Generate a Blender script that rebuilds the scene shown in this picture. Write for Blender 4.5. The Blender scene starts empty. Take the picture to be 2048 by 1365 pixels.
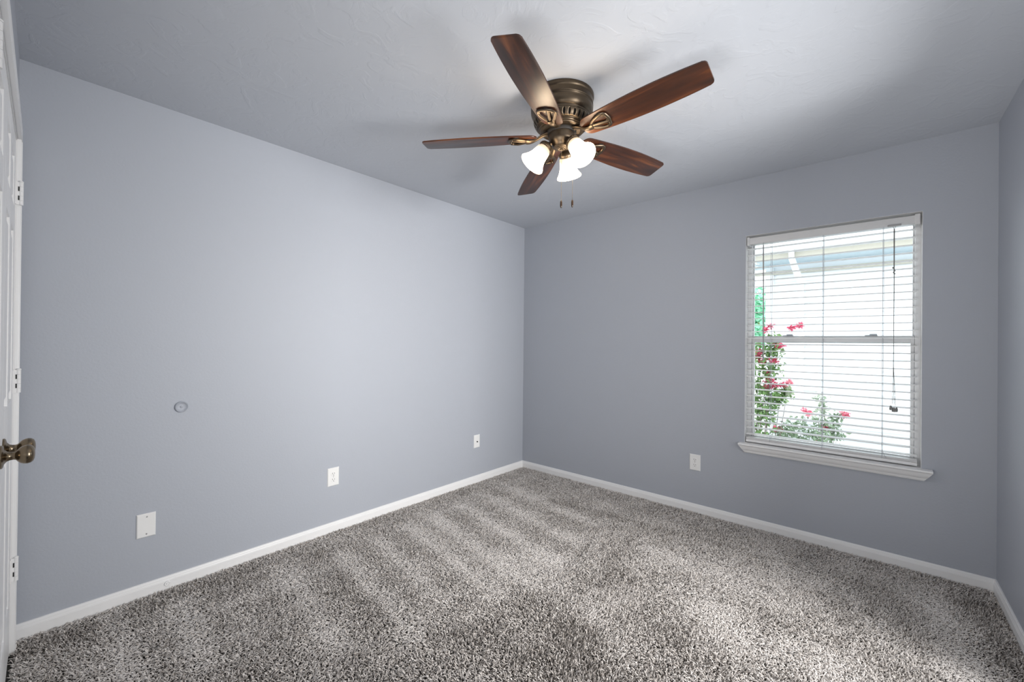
import bpy, bmesh, math, random
import numpy as np
from mathutils import Matrix, Vector

random.seed(7)
rng = np.random.default_rng(11)
SC = bpy.context.scene
COL = SC.collection
PI = math.pi

# ------------------------------------------------------------------ camera
FPX, YAW, PITCH, ROLL = 830.3355, 0.7173, 0.0035, 0.0098
CAM = Vector((2.7147, -3.2923, 1.2664))
fw = Vector((-math.sin(YAW) * math.cos(PITCH), math.cos(YAW) * math.cos(PITCH), math.sin(PITCH)))
rt = fw.cross(Vector((0, 0, 1))).normalized()
up = rt.cross(fw)
r2 = rt * math.cos(ROLL) + up * math.sin(ROLL)
u2 = -rt * math.sin(ROLL) + up * math.cos(ROLL)
cd = bpy.data.cameras.new('camera')
cd.sensor_fit = 'HORIZONTAL'
cd.sensor_width = 36.0
cd.lens = 36.0 * FPX / 2048.0
cd.clip_start = 0.005
cam = bpy.data.objects.new('camera', cd)
cam.matrix_world = Matrix((
    (r2.x, u2.x, -fw.x, CAM.x), (r2.y, u2.y, -fw.y, CAM.y), (r2.z, u2.z, -fw.z, CAM.z), (0, 0, 0, 1)))
COL.objects.link(cam)
SC.camera = cam

# ------------------------------------------------------------------ colour management, world, large lights
SC.view_settings.view_transform = 'Standard'
SC.view_settings.look = 'None'
SC.view_settings.gamma = 1.0
SC.view_settings.use_curve_mapping = False
SC.view_settings.exposure = 0.12
SC.cycles.max_bounces = 10
SC.cycles.diffuse_bounces = 6
SC.cycles.use_denoising = True
SC.cycles.sample_clamp_indirect = 6.0

SKY = 3.1          # overcast-bright sky outside
REAR_FILL = 7.5        # power of a fill light added behind the camera
SHADE = 19.0        # glow of the fan's glass shades

W = bpy.data.worlds.new('sky')
SC.world = W
W.use_nodes = True
bg = W.node_tree.nodes['Background']
bg.inputs[0].default_value = (0.90, 0.96, 1.0, 1)
bg.inputs[1].default_value = SKY


def area(name, loc, target, sx, sy, power, color, spread=180):
    l = bpy.data.lights.new(name, 'AREA')
    l.shape = 'RECTANGLE'
    l.size, l.size_y = sx, sy
    l.energy = power
    l.color = color
    l.spread = math.radians(spread)
    o = bpy.data.objects.new(name, l)
    o.location = loc
    d = Vector(target) - Vector(loc)
    o.rotation_euler = d.to_track_quat('-Z', 'Y').to_euler()
    COL.objects.link(o)
    return o


SIDE_FILL = 59.0
area('side_fill_light', (4.12, -1.50, 1.35), (0.0, -1.9, 1.25), 1.0, 1.3, SIDE_FILL, (1.0, 0.985, 0.965), 115)  # added fill beyond the right wall, brightens the left wall
area('ceiling_fill_light', (2.60, -3.65, 0.50), (2.60, -2.3, 2.6), 1.1, 0.5, 12.0, (1.0, 0.985, 0.965), 150)  # added fill, low behind the camera, lifts the ceiling
area('rear_fill_light', (1.95, -3.75, 0.60), (3.2, -1.0, 2.3), 0.5, 0.8, REAR_FILL, (1.0, 0.985, 0.965), 110)  # second added fill behind the camera, aimed up at the right wall

# ------------------------------------------------------------------ materials


def lin(r, g, b):
    f = lambda c: (c / 255 / 12.92) if c / 255 <= 0.04045 else ((c / 255 + 0.055) / 1.055) ** 2.4
    return (f(r), f(g), f(b), 1)


def mat(name, color, rough=0.5, metal=0.0, spec=0.5, bump=None, coat=0.0, vary=None):
    m = bpy.data.materials.new(name)
    m.use_nodes = True
    nt = m.node_tree
    b = nt.nodes['Principled BSDF']
    b.inputs['Base Color'].default_value = color
    b.inputs['Roughness'].default_value = rough
    b.inputs['Metallic'].default_value = metal
    b.inputs['Specular IOR Level'].default_value = spec
    b.inputs['Coat Weight'].default_value = coat
    tc = nt.nodes.new('ShaderNodeTexCoord')
    if vary:
        sc_, amt = vary
        n = nt.nodes.new('ShaderNodeTexNoise')
        n.inputs['Scale'].default_value = sc_
        n.inputs['Detail'].default_value = 4
        nt.links.new(tc.outputs['Object'], n.inputs['Vector'])
        mx = nt.nodes.new('ShaderNodeMix')
        mx.data_type = 'RGBA'
        mx.inputs[6].default_value = color
        mx.inputs[7].default_value = tuple(c * (1 - amt) for c in color[:3]) + (1,)
        nt.links.new(n.outputs['Fac'], mx.inputs[0])
        nt.links.new(mx.outputs[2], b.inputs['Base Color'])
    if bump:
        sc_, dist, det = bump
        n = nt.nodes.new('ShaderNodeTexNoise')
        n.inputs['Scale'].default_value = sc_
        n.inputs['Detail'].default_value = det
        nt.links.new(tc.outputs['Object'], n.inputs['Vector'])
        bp = nt.nodes.new('ShaderNodeBump')
        bp.inputs['Distance'].default_value = dist
        bp.inputs['Strength'].default_value = 1.0
        nt.links.new(n.outputs['Fac'], bp.inputs['Height'])
        nt.links.new(bp.outputs['Normal'], b.inputs['Normal'])
    return m


M = {}
M['wall'] = mat('wall_paint', (0.425, 0.450, 0.500, 1), 0.55, spec=0.35, bump=(90, 0.0006, 3))
M['ceil'] = mat('ceiling_paint_lightened', (0.54, 0.565, 0.61, 1), 0.75, spec=0.2)  # same paint as the walls, colour lightened to stand in for more light
M['hall'] = mat('hallway_paint', (0.75, 0.75, 0.74, 1), 0.7)
M['trim'] = mat('white_trim_paint', (0.87, 0.87, 0.87, 1), 0.35, spec=0.4)
M['vinyl'] = mat('white_vinyl', (0.80, 0.80, 0.81, 1), 0.35)
M['slat'] = mat('white_blind_slat', (0.86, 0.86, 0.86, 1), 0.4)
M['rail'] = mat('blind_rail_white', (0.70, 0.70, 0.70, 1), 0.4)
M['cord'] = mat('blind_cord_grey', (0.55, 0.58, 0.62, 1), 0.7)
M['wand'] = mat('wand_grey', (0.38, 0.38, 0.38, 1), 0.3)
M['tassel'] = mat('tassel_grey', (0.22, 0.22, 0.21, 1), 0.5)
M['plate'] = mat('plate_white', (0.85, 0.85, 0.84, 1), 0.3)
M['slot'] = mat('slot_dark', (0.02, 0.02, 0.02, 1), 0.6)
M['screw'] = mat('screw_grey', (0.35, 0.35, 0.36, 1), 0.35, metal=0.8)
M['bronze'] = mat('brushed_bronze', (0.125, 0.095, 0.066, 1), 0.38, metal=0.9, vary=(30, 0.2))
M['knob'] = mat('antique_brass_knob', (0.26, 0.205, 0.14, 1), 0.24, metal=1.0, vary=(40, 0.15))
M['dark'] = mat('dark_recess', (0.012, 0.010, 0.009, 1), 0.7)
M['chain'] = mat('chain_brass', (0.25, 0.20, 0.12, 1), 0.35, metal=0.9)
M['walnutknob'] = mat('pull_wood', (0.035, 0.017, 0.007, 1), 0.3)
M['sub'] = mat('carpet_backing', (0.04, 0.036, 0.032, 1), 0.95)
M['siding'] = mat('white_siding', (0.80, 0.82, 0.84, 1), 0.6)
M['fascia'] = mat('fascia_tan', (0.50, 0.47, 0.40, 1), 0.6)
M['soffit'] = mat('soffit_blue_grey', (0.50, 0.60, 0.66, 1), 0.6)
M['roof'] = mat('roof_shingle', (0.55, 0.55, 0.55, 1), 0.9, vary=(8, 0.3))
M['ground'] = mat('pale_concrete', (0.50, 0.50, 0.48, 1), 0.9, vary=(3, 0.1))
M['leaf'] = mat('leaf_green', (0.22, 0.38, 0.12, 1), 0.5, vary=(14, 0.5))
M['leaf2'] = mat('leaf_grey_green', (0.28, 0.38, 0.24, 1), 0.5, vary=(14, 0.5))
M['treeleaf'] = mat('tree_leaf', (0.32, 0.75, 0.50, 1), 0.5, vary=(6, 0.4))
M['bark'] = mat('bark', (0.22, 0.18, 0.15, 1), 0.8)
M['pink'] = mat('pink_petal', (0.88, 0.15, 0.26, 1), 0.5, vary=(30, 0.3))

# skip-trowel texture on the ceiling: flat plateaus with soft ridges here and there
nt = M['ceil'].node_tree
tc = nt.nodes.new('ShaderNodeTexCoord')
n1 = nt.nodes.new('ShaderNodeTexNoise'); n1.inputs['Scale'].default_value = 9; n1.inputs['Detail'].default_value = 6
n1.inputs['Distortion'].default_value = 1.6
n2 = nt.nodes.new('ShaderNodeTexNoise'); n2.inputs['Scale'].default_value = 45; n2.inputs['Detail'].default_value = 3
rp = nt.nodes.new('ShaderNodeValToRGB')
rp.color_ramp.elements[0].position = 0.50
rp.color_ramp.elements[1].position = 0.60
ad = nt.nodes.new('ShaderNodeMath'); ad.operation = 'MULTIPLY_ADD'; ad.inputs[1].default_value = 0.25
bp = nt.nodes.new('ShaderNodeBump'); bp.inputs['Distance'].default_value = 0.0016; bp.inputs['Strength'].default_value = 0.35
for n in (n1, n2):
    nt.links.new(tc.outputs['Object'], n.inputs['Vector'])
nt.links.new(n1.outputs['Fac'], rp.inputs[0])
nt.links.new(n2.outputs['Fac'], ad.inputs[0])
nt.links.new(rp.outputs[0], ad.inputs[2])
nt.links.new(ad.outputs[0], bp.inputs['Height'])
nt.links.new(bp.outputs['Normal'], nt.nodes['Principled BSDF'].inputs['Normal'])


def wood(name):
    m = mat(name, (0.1, 0.04, 0.02, 1), 0.38, spec=0.55, coat=0.25)
    nt = m.node_tree
    b = nt.nodes['Principled BSDF']
    b.inputs['Coat Roughness'].default_value = 0.34
    tc = nt.nodes.new('ShaderNodeTexCoord')
    mp = nt.nodes.new('ShaderNodeMapping')
    mp.inputs['Scale'].default_value = (2.2, 22, 22)
    ns = nt.nodes.new('ShaderNodeTexNoise')
    ns.inputs['Scale'].default_value = 1.0
    ns.inputs['Detail'].default_value = 7
    ns.inputs['Distortion'].default_value = 0.8
    rp = nt.nodes.new('ShaderNodeValToRGB')
    e = rp.color_ramp.elements
    e[0].position, e[0].color = 0.30, (0.014, 0.0045, 0.002, 1)
    e[1].position, e[1].color = 0.72, (0.17, 0.052, 0.012, 1)
    k = e.new(0.52); k.color = (0.050, 0.0135, 0.004, 1)
    # blade-local coordinates stored on the mesh, so the grain follows each blade
    at = nt.nodes.new('ShaderNodeAttribute'); at.attribute_name = 'grain'
    nt.links.new(at.outputs['Vector'], mp.inputs['Vector'])
    nt.links.new(mp.outputs[0], ns.inputs['Vector'])
    nt.links.new(ns.outputs['Fac'], rp.inputs[0])
    nt.links.new(rp.outputs[0], b.inputs['Base Color'])
    return m


M['wood'] = wood('walnut_blade')

# frosted glass shade, lit from inside
m = mat('frosted_glass_shade', (0.32, 0.30, 0.27, 1), 0.35)
b = m.node_tree.nodes['Principled BSDF']
at = m.node_tree.nodes.new('ShaderNodeAttribute'); at.attribute_name = 'glow'
rp = m.node_tree.nodes.new('ShaderNodeValToRGB')
rp.color_ramp.elements[0].color = (0.026, 0.018, 0.010, 1)
rp.color_ramp.elements[1].color = (1.0, 0.78, 0.54, 1)
rp.color_ramp.elements[1].position = 0.80
ke = rp.color_ramp.elements.new(0.34); ke.color = (0.040, 0.031, 0.021, 1)
ke = rp.color_ramp.elements.new(0.55); ke.color = (0.10, 0.085, 0.065, 1)
m.node_tree.links.new(at.outputs['Fac'], rp.inputs[0])
m.node_tree.links.new(rp.outputs[0], b.inputs['Emission Color'])
b.inputs['Emission Strength'].default_value = SHADE
M['glass_shade'] = m
m = mat('lamp_bulb_glow', (1, 1, 1, 1), 0.3)
b = m.node_tree.nodes['Principled BSDF']
b.inputs['Emission Color'].default_value = (1.0, 0.80, 0.56, 1)
b.inputs['Emission Strength'].default_value = 30
M['bulb'] = m

# clear window glass
m = bpy.data.materials.new('window_glass'); m.use_nodes = True
nt = m.node_tree
nt.nodes.remove(nt.nodes['Principled BSDF'])
tr = nt.nodes.new('ShaderNodeBsdfTransparent'); tr.inputs[0].default_value = (0.97, 0.985, 0.98, 1)
gl = nt.nodes.new('ShaderNodeBsdfGlossy'); gl.inputs['Roughness'].default_value = 0.02
fr = nt.nodes.new('ShaderNodeFresnel'); fr.inputs[0].default_value = 1.25
mx = nt.nodes.new('ShaderNodeMixShader')
nt.links.new(fr.outputs[0], mx.inputs[0]); nt.links.new(tr.outputs[0], mx.inputs[1]); nt.links.new(gl.outputs[0], mx.inputs[2])
nt.links.new(mx.outputs[0], nt.nodes['Material Output'].inputs['Surface'])
M['glass'] = m

# carpet yarn: random tone per tuft, plus the strokes' light and dark
m = mat('carpet_yarn', (0.5, 0.46, 0.43, 1), 0.9, spec=0.1)
nt = m.node_tree
b = nt.nodes['Principled BSDF']
at = nt.nodes.new('ShaderNodeAttribute'); at.attribute_name = 'tone'
rp = nt.nodes.new('ShaderNodeValToRGB')
e = rp.color_ramp.elements
e[0].position, e[0].color = 0.0, (0.17, 0.152, 0.138, 1)
e[1].position, e[1].color = 1.0, (0.86, 0.82, 0.785, 1)
k = e.new(0.35); k.color = (0.53, 0.49, 0.455, 1)
nt.links.new(at.outputs['Fac'], rp.inputs[0])
nt.links.new(rp.outputs[0], b.inputs['Base Color'])
M['yarn'] = m

# ------------------------------------------------------------------ helpers


class MB:
    def __init__(s):
        s.bm = bmesh.new()

    def box(s, a, b, bev=0.0, seg=2, mtx=None):
        r = bmesh.ops.create_cube(s.bm, size=1.0)
        vs = r['verts']
        for v in vs:
            v.co = Vector([(a[i] + b[i]) / 2 + v.co[i] * (b[i] - a[i]) for i in range(3)])
        if bev > 0:
            es = list({e for v in vs for e in v.link_edges})
            rr = bmesh.ops.bevel(s.bm, geom=es, offset=bev, segments=seg, profile=0.6, affect='EDGES')
            vs = list({v for f in rr['faces'] for v in f.verts} | {v for v in vs if v.is_valid})
            vs = [v for v in vs if v.is_valid]
        if mtx is not None:
            bmesh.ops.transform(s.bm, matrix=mtx, verts=vs)
        return s

    def lathe(s, prof, mtx=None, seg=48, caps=True):
        """prof: list of (r, z)"""
        rings = []
        for r, z in prof:
            if r < 1e-6:
                rings.append([s.bm.verts.new((0, 0, z))])
            else:
                rings.append([s.bm.verts.new((r * math.cos(2 * PI * k / seg), r * math.sin(2 * PI * k / seg), z)) for k in range(seg)])
        for A, B in zip(rings, rings[1:]):
            for k in range(seg):
                k2 = (k + 1) % seg
                if len(A) == 1 and len(B) == 1:
                    break
                if len(A) == 1:
                    s.bm.faces.new((A[0], B[k], B[k2]))
                elif len(B) == 1:
                    s.bm.faces.new((A[k], B[0], A[k2]))
                else:
                    s.bm.faces.new((A[k], B[k], B[k2], A[k2]))
        if caps:
            for R in (rings[0], rings[-1]):
                if len(R) > 1:
                    try:
                        s.bm.faces.new(R)
                    except ValueError:
                        pass
        if mtx is not None:
            bmesh.ops.transform(s.bm, matrix=mtx, verts=[v for R in rings for v in R])
        return s

    def prism(s, poly, z0, z1, mtx=None, bev=0.0):
        lo = [s.bm.verts.new((x, y, z0)) for x, y in poly]
        hi = [s.bm.verts.new((x, y, z1)) for x, y in poly]
        n = len(poly)
        fs = [s.bm.faces.new(lo[::-1]), s.bm.faces.new(hi)]
        for i in range(n):
            s.bm.faces.new((lo[i], lo[(i + 1) % n], hi[(i + 1) % n], hi[i]))
        vs = lo + hi
        if bev > 0:
            es = list({e for f in fs for e in f.edges})
            rr = bmesh.ops.bevel(s.bm, geom=es, offset=bev, segments=2, profile=0.6, affect='EDGES')
            vs = [v for v in set(vs) | {v for f in rr['faces'] for v in f.verts} if v.is_valid]
        if mtx is not None:
            bmesh.ops.transform(s.bm, matrix=mtx, verts=vs)
        return s

    def sweep(s, sec, path, ups=None, closed=False, scales=None, mtx=None):
        """sweep a closed 2D section (side, up) along a 3D path"""
        n = len(path)
        P = [Vector(p) for p in path]
        rings = []
        for i in range(n):
            if closed:
                t = P[(i + 1) % n] - P[i - 1]
            else:
                t = P[min(i + 1, n - 1)] - P[max(i - 1, 0)]
            t.normalize()
            upv = Vector(ups[i] if ups else (0, 0, 1))
            side = t.cross(upv)
            if side.length < 1e-5:
                side = Vector((1, 0, 0))
            side.normalize()
            uu = side.cross(t).normalized()
            k = scales[i] if scales else (1, 1)
            rings.append([s.bm.verts.new(P[i] + side * a * k[0] + uu * b * k[1]) for a, b in sec])
        m_ = len(sec)
        for i in range(n if closed else n - 1):
            A, B = rings[i], rings[(i + 1) % n]
            for j in range(m_):
                s.bm.faces.new((A[j], A[(j + 1) % m_], B[(j + 1) % m_], B[j]))
        if not closed:
            s.bm.faces.new(rings[0][::-1])
            s.bm.faces.new(rings[-1])
        if mtx is not None:
            bmesh.ops.transform(s.bm, matrix=mtx, verts=[v for R in rings for v in R])
        return s

    def tube(s, path, r, seg=8, closed=False, mtx=None, scales=None):
        sec = [(r * math.cos(2 * PI * k / seg), r * math.sin(2 * PI * k / seg)) for k in range(seg)]
        ups = None
        P = [Vector(p) for p in path]
        if all(abs((P[min(i + 1, len(P) - 1)] - P[max(i - 1, 0)]).normalized().z) > 0.9 for i in range(len(P))):
            ups = [(0, 1, 0)] * len(P)
        return s.sweep(sec, path, ups, closed, scales, mtx)

    def build(s, name, m, parent=None, smooth=None, mtx=None):
        me = bpy.data.meshes.new(name)
        if mtx is not None:
            bmesh.ops.transform(s.bm, matrix=mtx, verts=s.bm.verts)
        bmesh.ops.recalc_face_normals(s.bm, faces=s.bm.faces)
        org = Vector((0, 0, 0))
        if parent is not None:
            org = Vector(parent['_org'])
            bmesh.ops.translate(s.bm, vec=-org, verts=s.bm.verts)
        s.bm.to_mesh(me)
        s.bm.free()
        me.materials.append(m)
        if smooth is not None:
            me.shade_smooth()
            me.set_sharp_from_angle(angle=math.radians(smooth))
        o = bpy.data.objects.new(name, me)
        COL.objects.link(o)
        o['_org'] = tuple(org)
        if parent is not None:
            o.parent = parent
        return o


def thing(name, label, cat, loc, group=None):
    o = bpy.data.objects.new(name, None)
    o.empty_display_size = 0.05
    o.location = loc
    COL.objects.link(o)
    o['_org'] = tuple(loc)
    o['label'] = label
    o['category'] = cat
    if group:
        o['group'] = group
    return o


def tag(o, label, cat, group=None, kind=None):
    o['label'] = label
    o['category'] = cat
    if group:
        o['group'] = group
    if kind:
        o['kind'] = kind
    return o


def struct(o):
    o['kind'] = 'structure'
    return o


def root(name, loc=(0, 0, 0)):
    o = bpy.data.objects.new(name, None)
    o.empty_display_size = 0.05
    o.location = loc
    COL.objects.link(o)
    o['_org'] = tuple(loc)
    return struct(o)


# ------------------------------------------------------------------ room shell
RW, RL, RH = 3.20, 3.3485, 2.44
T = 0.14
WX0, WX1, WZ0, WZ1 = 2.028, 2.919, 0.577, 2.035     # window opening
FLOOR = -0.014

struct(MB().box((-T, -RL - 1.6, FLOOR - 0.1), (RW + T, T, FLOOR)).build('floor', M['sub']))
struct(MB().box((-T, -RL - 1.6, RH), (RW + T, T, RH + 0.1)).build('ceiling', M['ceil']))
struct(MB().box((-T, -RL - 0.2, FLOOR - 0.1), (0, T, RH)).build('wall_left', M['wall']))
w = MB()                     # the right wall has an added opening, out of view, for the side fill
w.box((RW, -0.95, FLOOR - 0.1), (RW + T, T, RH))
w.box((RW, -RL - 1.6, FLOOR - 0.1), (RW + T, -1.98, RH))
w.box((RW, -1.98, 2.08), (RW + T, -0.95, RH))
struct(w.build('wall_right', M['wall']))
w = MB()                     # unseen room added behind it to hold the side fill
w.box((4.4, -2.6, FLOOR - 0.1), (4.5, -0.4, RH))
w.box((RW + T, -0.5, FLOOR - 0.1), (4.4, -0.4, RH))
w.box((RW + T, -2.6, FLOOR - 0.1), (4.4, -2.5, RH))
w.box((RW + T, -2.6, FLOOR - 0.1), (4.5, -0.4, FLOOR))
w.box((RW + T, -2.6, RH), (4.5, -0.4, RH + 0.1))
struct(w.build('wall_fill_room', M['hall']))
w = MB()
w.box((0, 0, FLOOR - 0.1), (WX0, T, RH))
w.box((WX1, 0, FLOOR - 0.1), (RW, T, RH))
w.box((WX0, 0, FLOOR - 0.1), (WX1, T, WZ0 - 0.02))
w.box((WX0, 0, WZ1), (WX1, T, RH))
struct(w.build('wall_far', M['wall']))

# closet wall beside the camera, very slightly out of square
CW = Matrix.Translation((0, -RL, 0)) @ Matrix.Rotation(-0.008, 4, 'Z')
DX0, DX1, DZ = 0.108, 1.395, 2.062
OX0, OX1 = 1.78, 3.10          # doorway to the hall the photograph is taken from
w = MB()
w.box((-0.02, -0.12, FLOOR - 0.05), (DX0 - 0.008, 0, RH))
w.box((DX1 + 0.008, -0.12, FLOOR - 0.05), (OX0, 0, RH))
w.box((DX0 - 0.008, -0.12, DZ + 0.008), (DX1 + 0.008, 0, RH))
w.box((OX0, -0.12, 2.12), (RW + 0.05, 0, RH))
w.box((OX1, -0.12, FLOOR - 0.05), (RW + 0.05, 0, 2.12))
struct(w.build('wall_closet', M['wall'], mtx=CW))
# closet inside and hallway
w = MB()
w.box((-0.02, -0.80, FLOOR - 0.05), (OX0, -0.74, RH))
w.box((OX0 - 0.2, -1.55, FLOOR - 0.05), (OX0 - 0.12, -0.12, RH))
w.box((OX0 - 0.2, -1.6, FLOOR - 0.05), (RW + 0.05, -1.52, RH))
struct(w.build('wall_hallway', M['hall'], mtx=CW))

# baseboards: flat face with a stepped, rounded top
BB = [(0, -0.02), (0.0130, -0.02), (0.0130, 0.036), (0.0118, 0.0375), (0.0118, 0.040), (0.0105, 0.044),
      (0.0095, 0.0455), (0.0095, 0.048), (0.0075, 0.055), (0.005, 0.058), (0, 0.0585)]


def baseboard(name, p0, p1, nrm, m0=1, m1=1):
    """profile swept along the wall with mitred ends"""
    bm = bmesh.new()
    p0, p1, nrm = Vector(p0), Vector(p1), Vector(nrm)
    d = (p1 - p0).normalized()
    A = [bm.verts.new(p0 + nrm * a + d * a * m0 + Vector((0, 0, z))) for a, z in BB]
    B = [bm.verts.new(p1 + nrm * a - d * a * m1 + Vector((0, 0, z))) for a, z in BB]
    n = len(BB)
    for i in range(n):
        bm.faces.new((A[i], A[(i + 1) % n], B[(i + 1) % n], B[i]))
    bm.faces.new(A); bm.faces.new(B[::-1])
    mb = MB(); mb.bm.free(); mb.bm = bm
    return struct(mb.build(name, M['trim']))


baseboard('baseboard_left', (0, -RL + 0.002, 0), (0, 0, 0), (1, 0, 0), 0, 1)
baseboard('baseboard_far', (0, 0, 0), (RW, 0, 0), (0, -1, 0))
baseboard('baseboard_right', (RW, 0, 0), (RW, -0.95, 0), (-1, 0, 0), 1, 0)

# closet door casing
cs = MB()
CT = 0.012
for x0, x1 in ((0.042, 0.100), (DX1 + 0.008, DX1 + 0.066)):
    cs.box((x0, -0.002, FLOOR), (x1, CT, 2.072), 0.003)
    inner = x1 - 0.012 if x0 < 0.5 else x0 + 0.002
    cs.box((inner - 0.012, 0.0, FLOOR), (inner, CT + 0.002, 2.066), 0.002)
cs.box((0.042, -0.002, 2.072), (DX1 + 0.066, CT + 0.001, 2.130), 0.003)
cs.box((0.100, -0.11, DZ + 0.002), (DX1 + 0.008, 0.0, DZ + 0.012))
cs.box((0.098, -0.11, FLOOR), (0.106, 0.0, DZ + 0.012))
cs.box((DX1 + 0.002, -0.11, FLOOR), (DX1 + 0.010, 0.0, DZ + 0.012))
struct(cs.build('trim_1', M['trim'], smooth=40, mtx=CW))

# doorway casing behind the camera (hall opening)
cs = MB()
cs.box((OX0 - 0.06, -0.002, FLOOR), (OX0, CT, 2.12), 0.003)
cs.box((OX0 - 0.06, -0.002, 2.12), (2.35, CT, 2.18), 0.003)
struct(cs.build('trim_2', M['trim'], smooth=40, mtx=CW))


def closet_door(name, x0, x1, knob_x, hinge_x):
    """six-panel leaf; hinges on hinge_x, knob near the meeting edge"""
    d = root(name, tuple(CW @ Vector(((x0 + x1) / 2, 0, 0))))
    mb = MB()
    yf = -0.003
    st, mid = 0.095, 0.075
    wdt = x1 - x0
    z0, z1 = 0.012, DZ - 0.002
    rows = [(0.22, 0.86), (1.03, 1.68), (1.78, 1.97)]
    cols = [(x0 + st, (x0 + x1) / 2 - mid / 2), ((x0 + x1) / 2 + mid / 2, x1 - st)]
    mb.box((x0, yf - 0.034, z0), (x1, yf - 0.010, z1))
    # stiles and rails
    mb.box((x0, yf - 0.034, z0), (x0 + st, yf, z1), 0.002)
    mb.box((x1 - st, yf - 0.034, z0), (x1, yf, z1), 0.002)
    mb.box((cols[0][1], yf - 0.034, z0), (cols[1][0], yf, z1), 0.002)
    zz = [z0] + [v for r_ in rows for v in r_] + [z1]
    for a, b_ in zip(zz[0::2], zz[1::2]):
        mb.box((x0 + 0.01, yf - 0.034, a), (x1 - 0.01, yf - 0.0003, b_), 0.002)
    mb.build('door_leaf', M['trim'], d, smooth=40, mtx=CW)
    for c0, c1 in cols:
        for a, b_ in rows:
            pb = MB()
            g = 0.012
            # raised field with sloping margins
            lo = [(c0 + g, a + g), (c1 - g, a + g), (c1 - g, b_ - g), (c0 + g, b_ - g)]
            k = 0.035
            hi = [(c0 + k, a + k), (c1 - k, a + k), (c1 - k, b_ - k), (c0 + k, b_ - k)]
            V0 = [pb.bm.verts.new((x, yf - 0.012, z)) for x, z in lo]
            V1 = [pb.bm.verts.new((x, yf - 0.002, z)) for x, z in hi]
            pb.bm.faces.new(V1)
            for i in range(4):
                pb.bm.faces.new((V0[i], V0[(i + 1) % 4], V1[(i + 1) % 4], V1[i]))
            pb.bm.faces.new(V0[::-1])
            pb.build('raised_panel', M['trim'], d, mtx=CW)
    # knob
    prof = [(0.0, 0.0), (0.0335, 0.0), (0.0335, 0.004), (0.030, 0.0065), (0.021, 0.0085), (0.0145, 0.013), (0.0118, 0.019),
            (0.0112, 0.026), (0.0125, 0.0300), (0.0175, 0.0335), (0.0235, 0.039), (0.0268, 0.046), (0.0275, 0.052),
            (0.0262, 0.058), (0.0220, 0.0635), (0.0140, 0.0665), (0.006, 0.0675), (0.0, 0.0677)]
    km = CW @ Matrix.Translation((knob_x, yf, 0.92)) @ Matrix.Rotation(-PI / 2, 4, 'X')
    kn = MB().lathe(prof, km, 48).build('door_knob', M['knob'], d, smooth=50)
    kn['label'] = 'antique brass door knob'
    for hz in (0.33, 1.09, 1.85):
        h = MB()
        s_ = 1 if hinge_x < knob_x else -1
        # knuckle barrel in five pieces and two painted leaves
        hx = hinge_x
        for k in range(5):
            a = hz - 0.046 + k * 0.0184
            h.lathe([(0, a), (0.0062, a), (0.0062, a + 0.0178), (0, a + 0.0178)],
                    Matrix.Translation((hx, 0.0125, 0)), 16)
        h.lathe([(0, hz + 0.046), (0.0068, hz + 0.046), (0.0068, hz + 0.049), (0.004, hz + 0.052), (0, hz + 0.0525)],
                Matrix.Translation((hx, 0.0125, 0)), 16)
        h.box((hx, yf - 0.001, hz - 0.046), (hx + s_ * 0.020, yf + 0.002, hz + 0.046))
        h.box((min(hx, hx + s_ * 0.003), yf, hz - 0.046), (max(hx, hx + s_ * 0.003), 0.012, hz + 0.046))
        ho = h.build('hinge', M['trim'], d, smooth=40, mtx=CW)
        g = MB()
        for dz in (-0.0185, 0.0185):
            g.box((hx + s_ * 0.0025, 0.004, hz + dz - 0.009), (hx + s_ * 0.0042, 0.0115, hz + dz + 0.009))
        g.build('hinge_gap', M['slot'], ho, mtx=CW)
    return d


closet_door('door_1', DX0 + 0.001, 0.752, 0.692, 0.104)
closet_door('door_2', 0.756, DX1 - 0.001, 0.818, DX1 + 0.004)

# ------------------------------------------------------------------ window
win = root('window_1', (WX0, T, WZ0))
f = MB()
J = 0.0015                                   # white painted drywall return lining the opening
f.box((WX0, 0.002, WZ0), (WX0 + J, T, WZ1))
f.box((WX1 - J, 0.002, WZ0), (WX1, T, WZ1))
f.box((WX0, 0.002, WZ1 - J), (WX1, T, WZ1))
f.build('reveal_lining', M['trim'], win)
f = MB()
FY0, FY1 = 0.074, 0.138
fr_w = 0.026
f.box((WX0 + J, FY0, WZ0), (WX0 + fr_w, FY1, WZ1 - J), 0.002)
f.box((WX1 - fr_w, FY0, WZ0), (WX1 - J, FY1, WZ1 - J), 0.002)
f.box((WX0 + fr_w, FY0, WZ1 - 0.03), (WX1 - fr_w, FY1, WZ1 - J), 0.002)
f.box((WX0 + fr_w, FY0, WZ0), (WX1 - fr_w, FY1, WZ0 + 0.022), 0.002)
# thin tracks at both sides
f.box((WX0 + fr_w, 0.098, WZ0), (WX0 + fr_w + 0.004, 0.104, WZ1 - 0.03))
f.box((WX1 - fr_w - 0.004, 0.098, WZ0), (WX1 - fr_w, 0.104, WZ1 - 0.03))
f.build('window_frame', M['vinyl'], win, smooth=40)
ZM0, ZM1 = 1.283, 1.328


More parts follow.
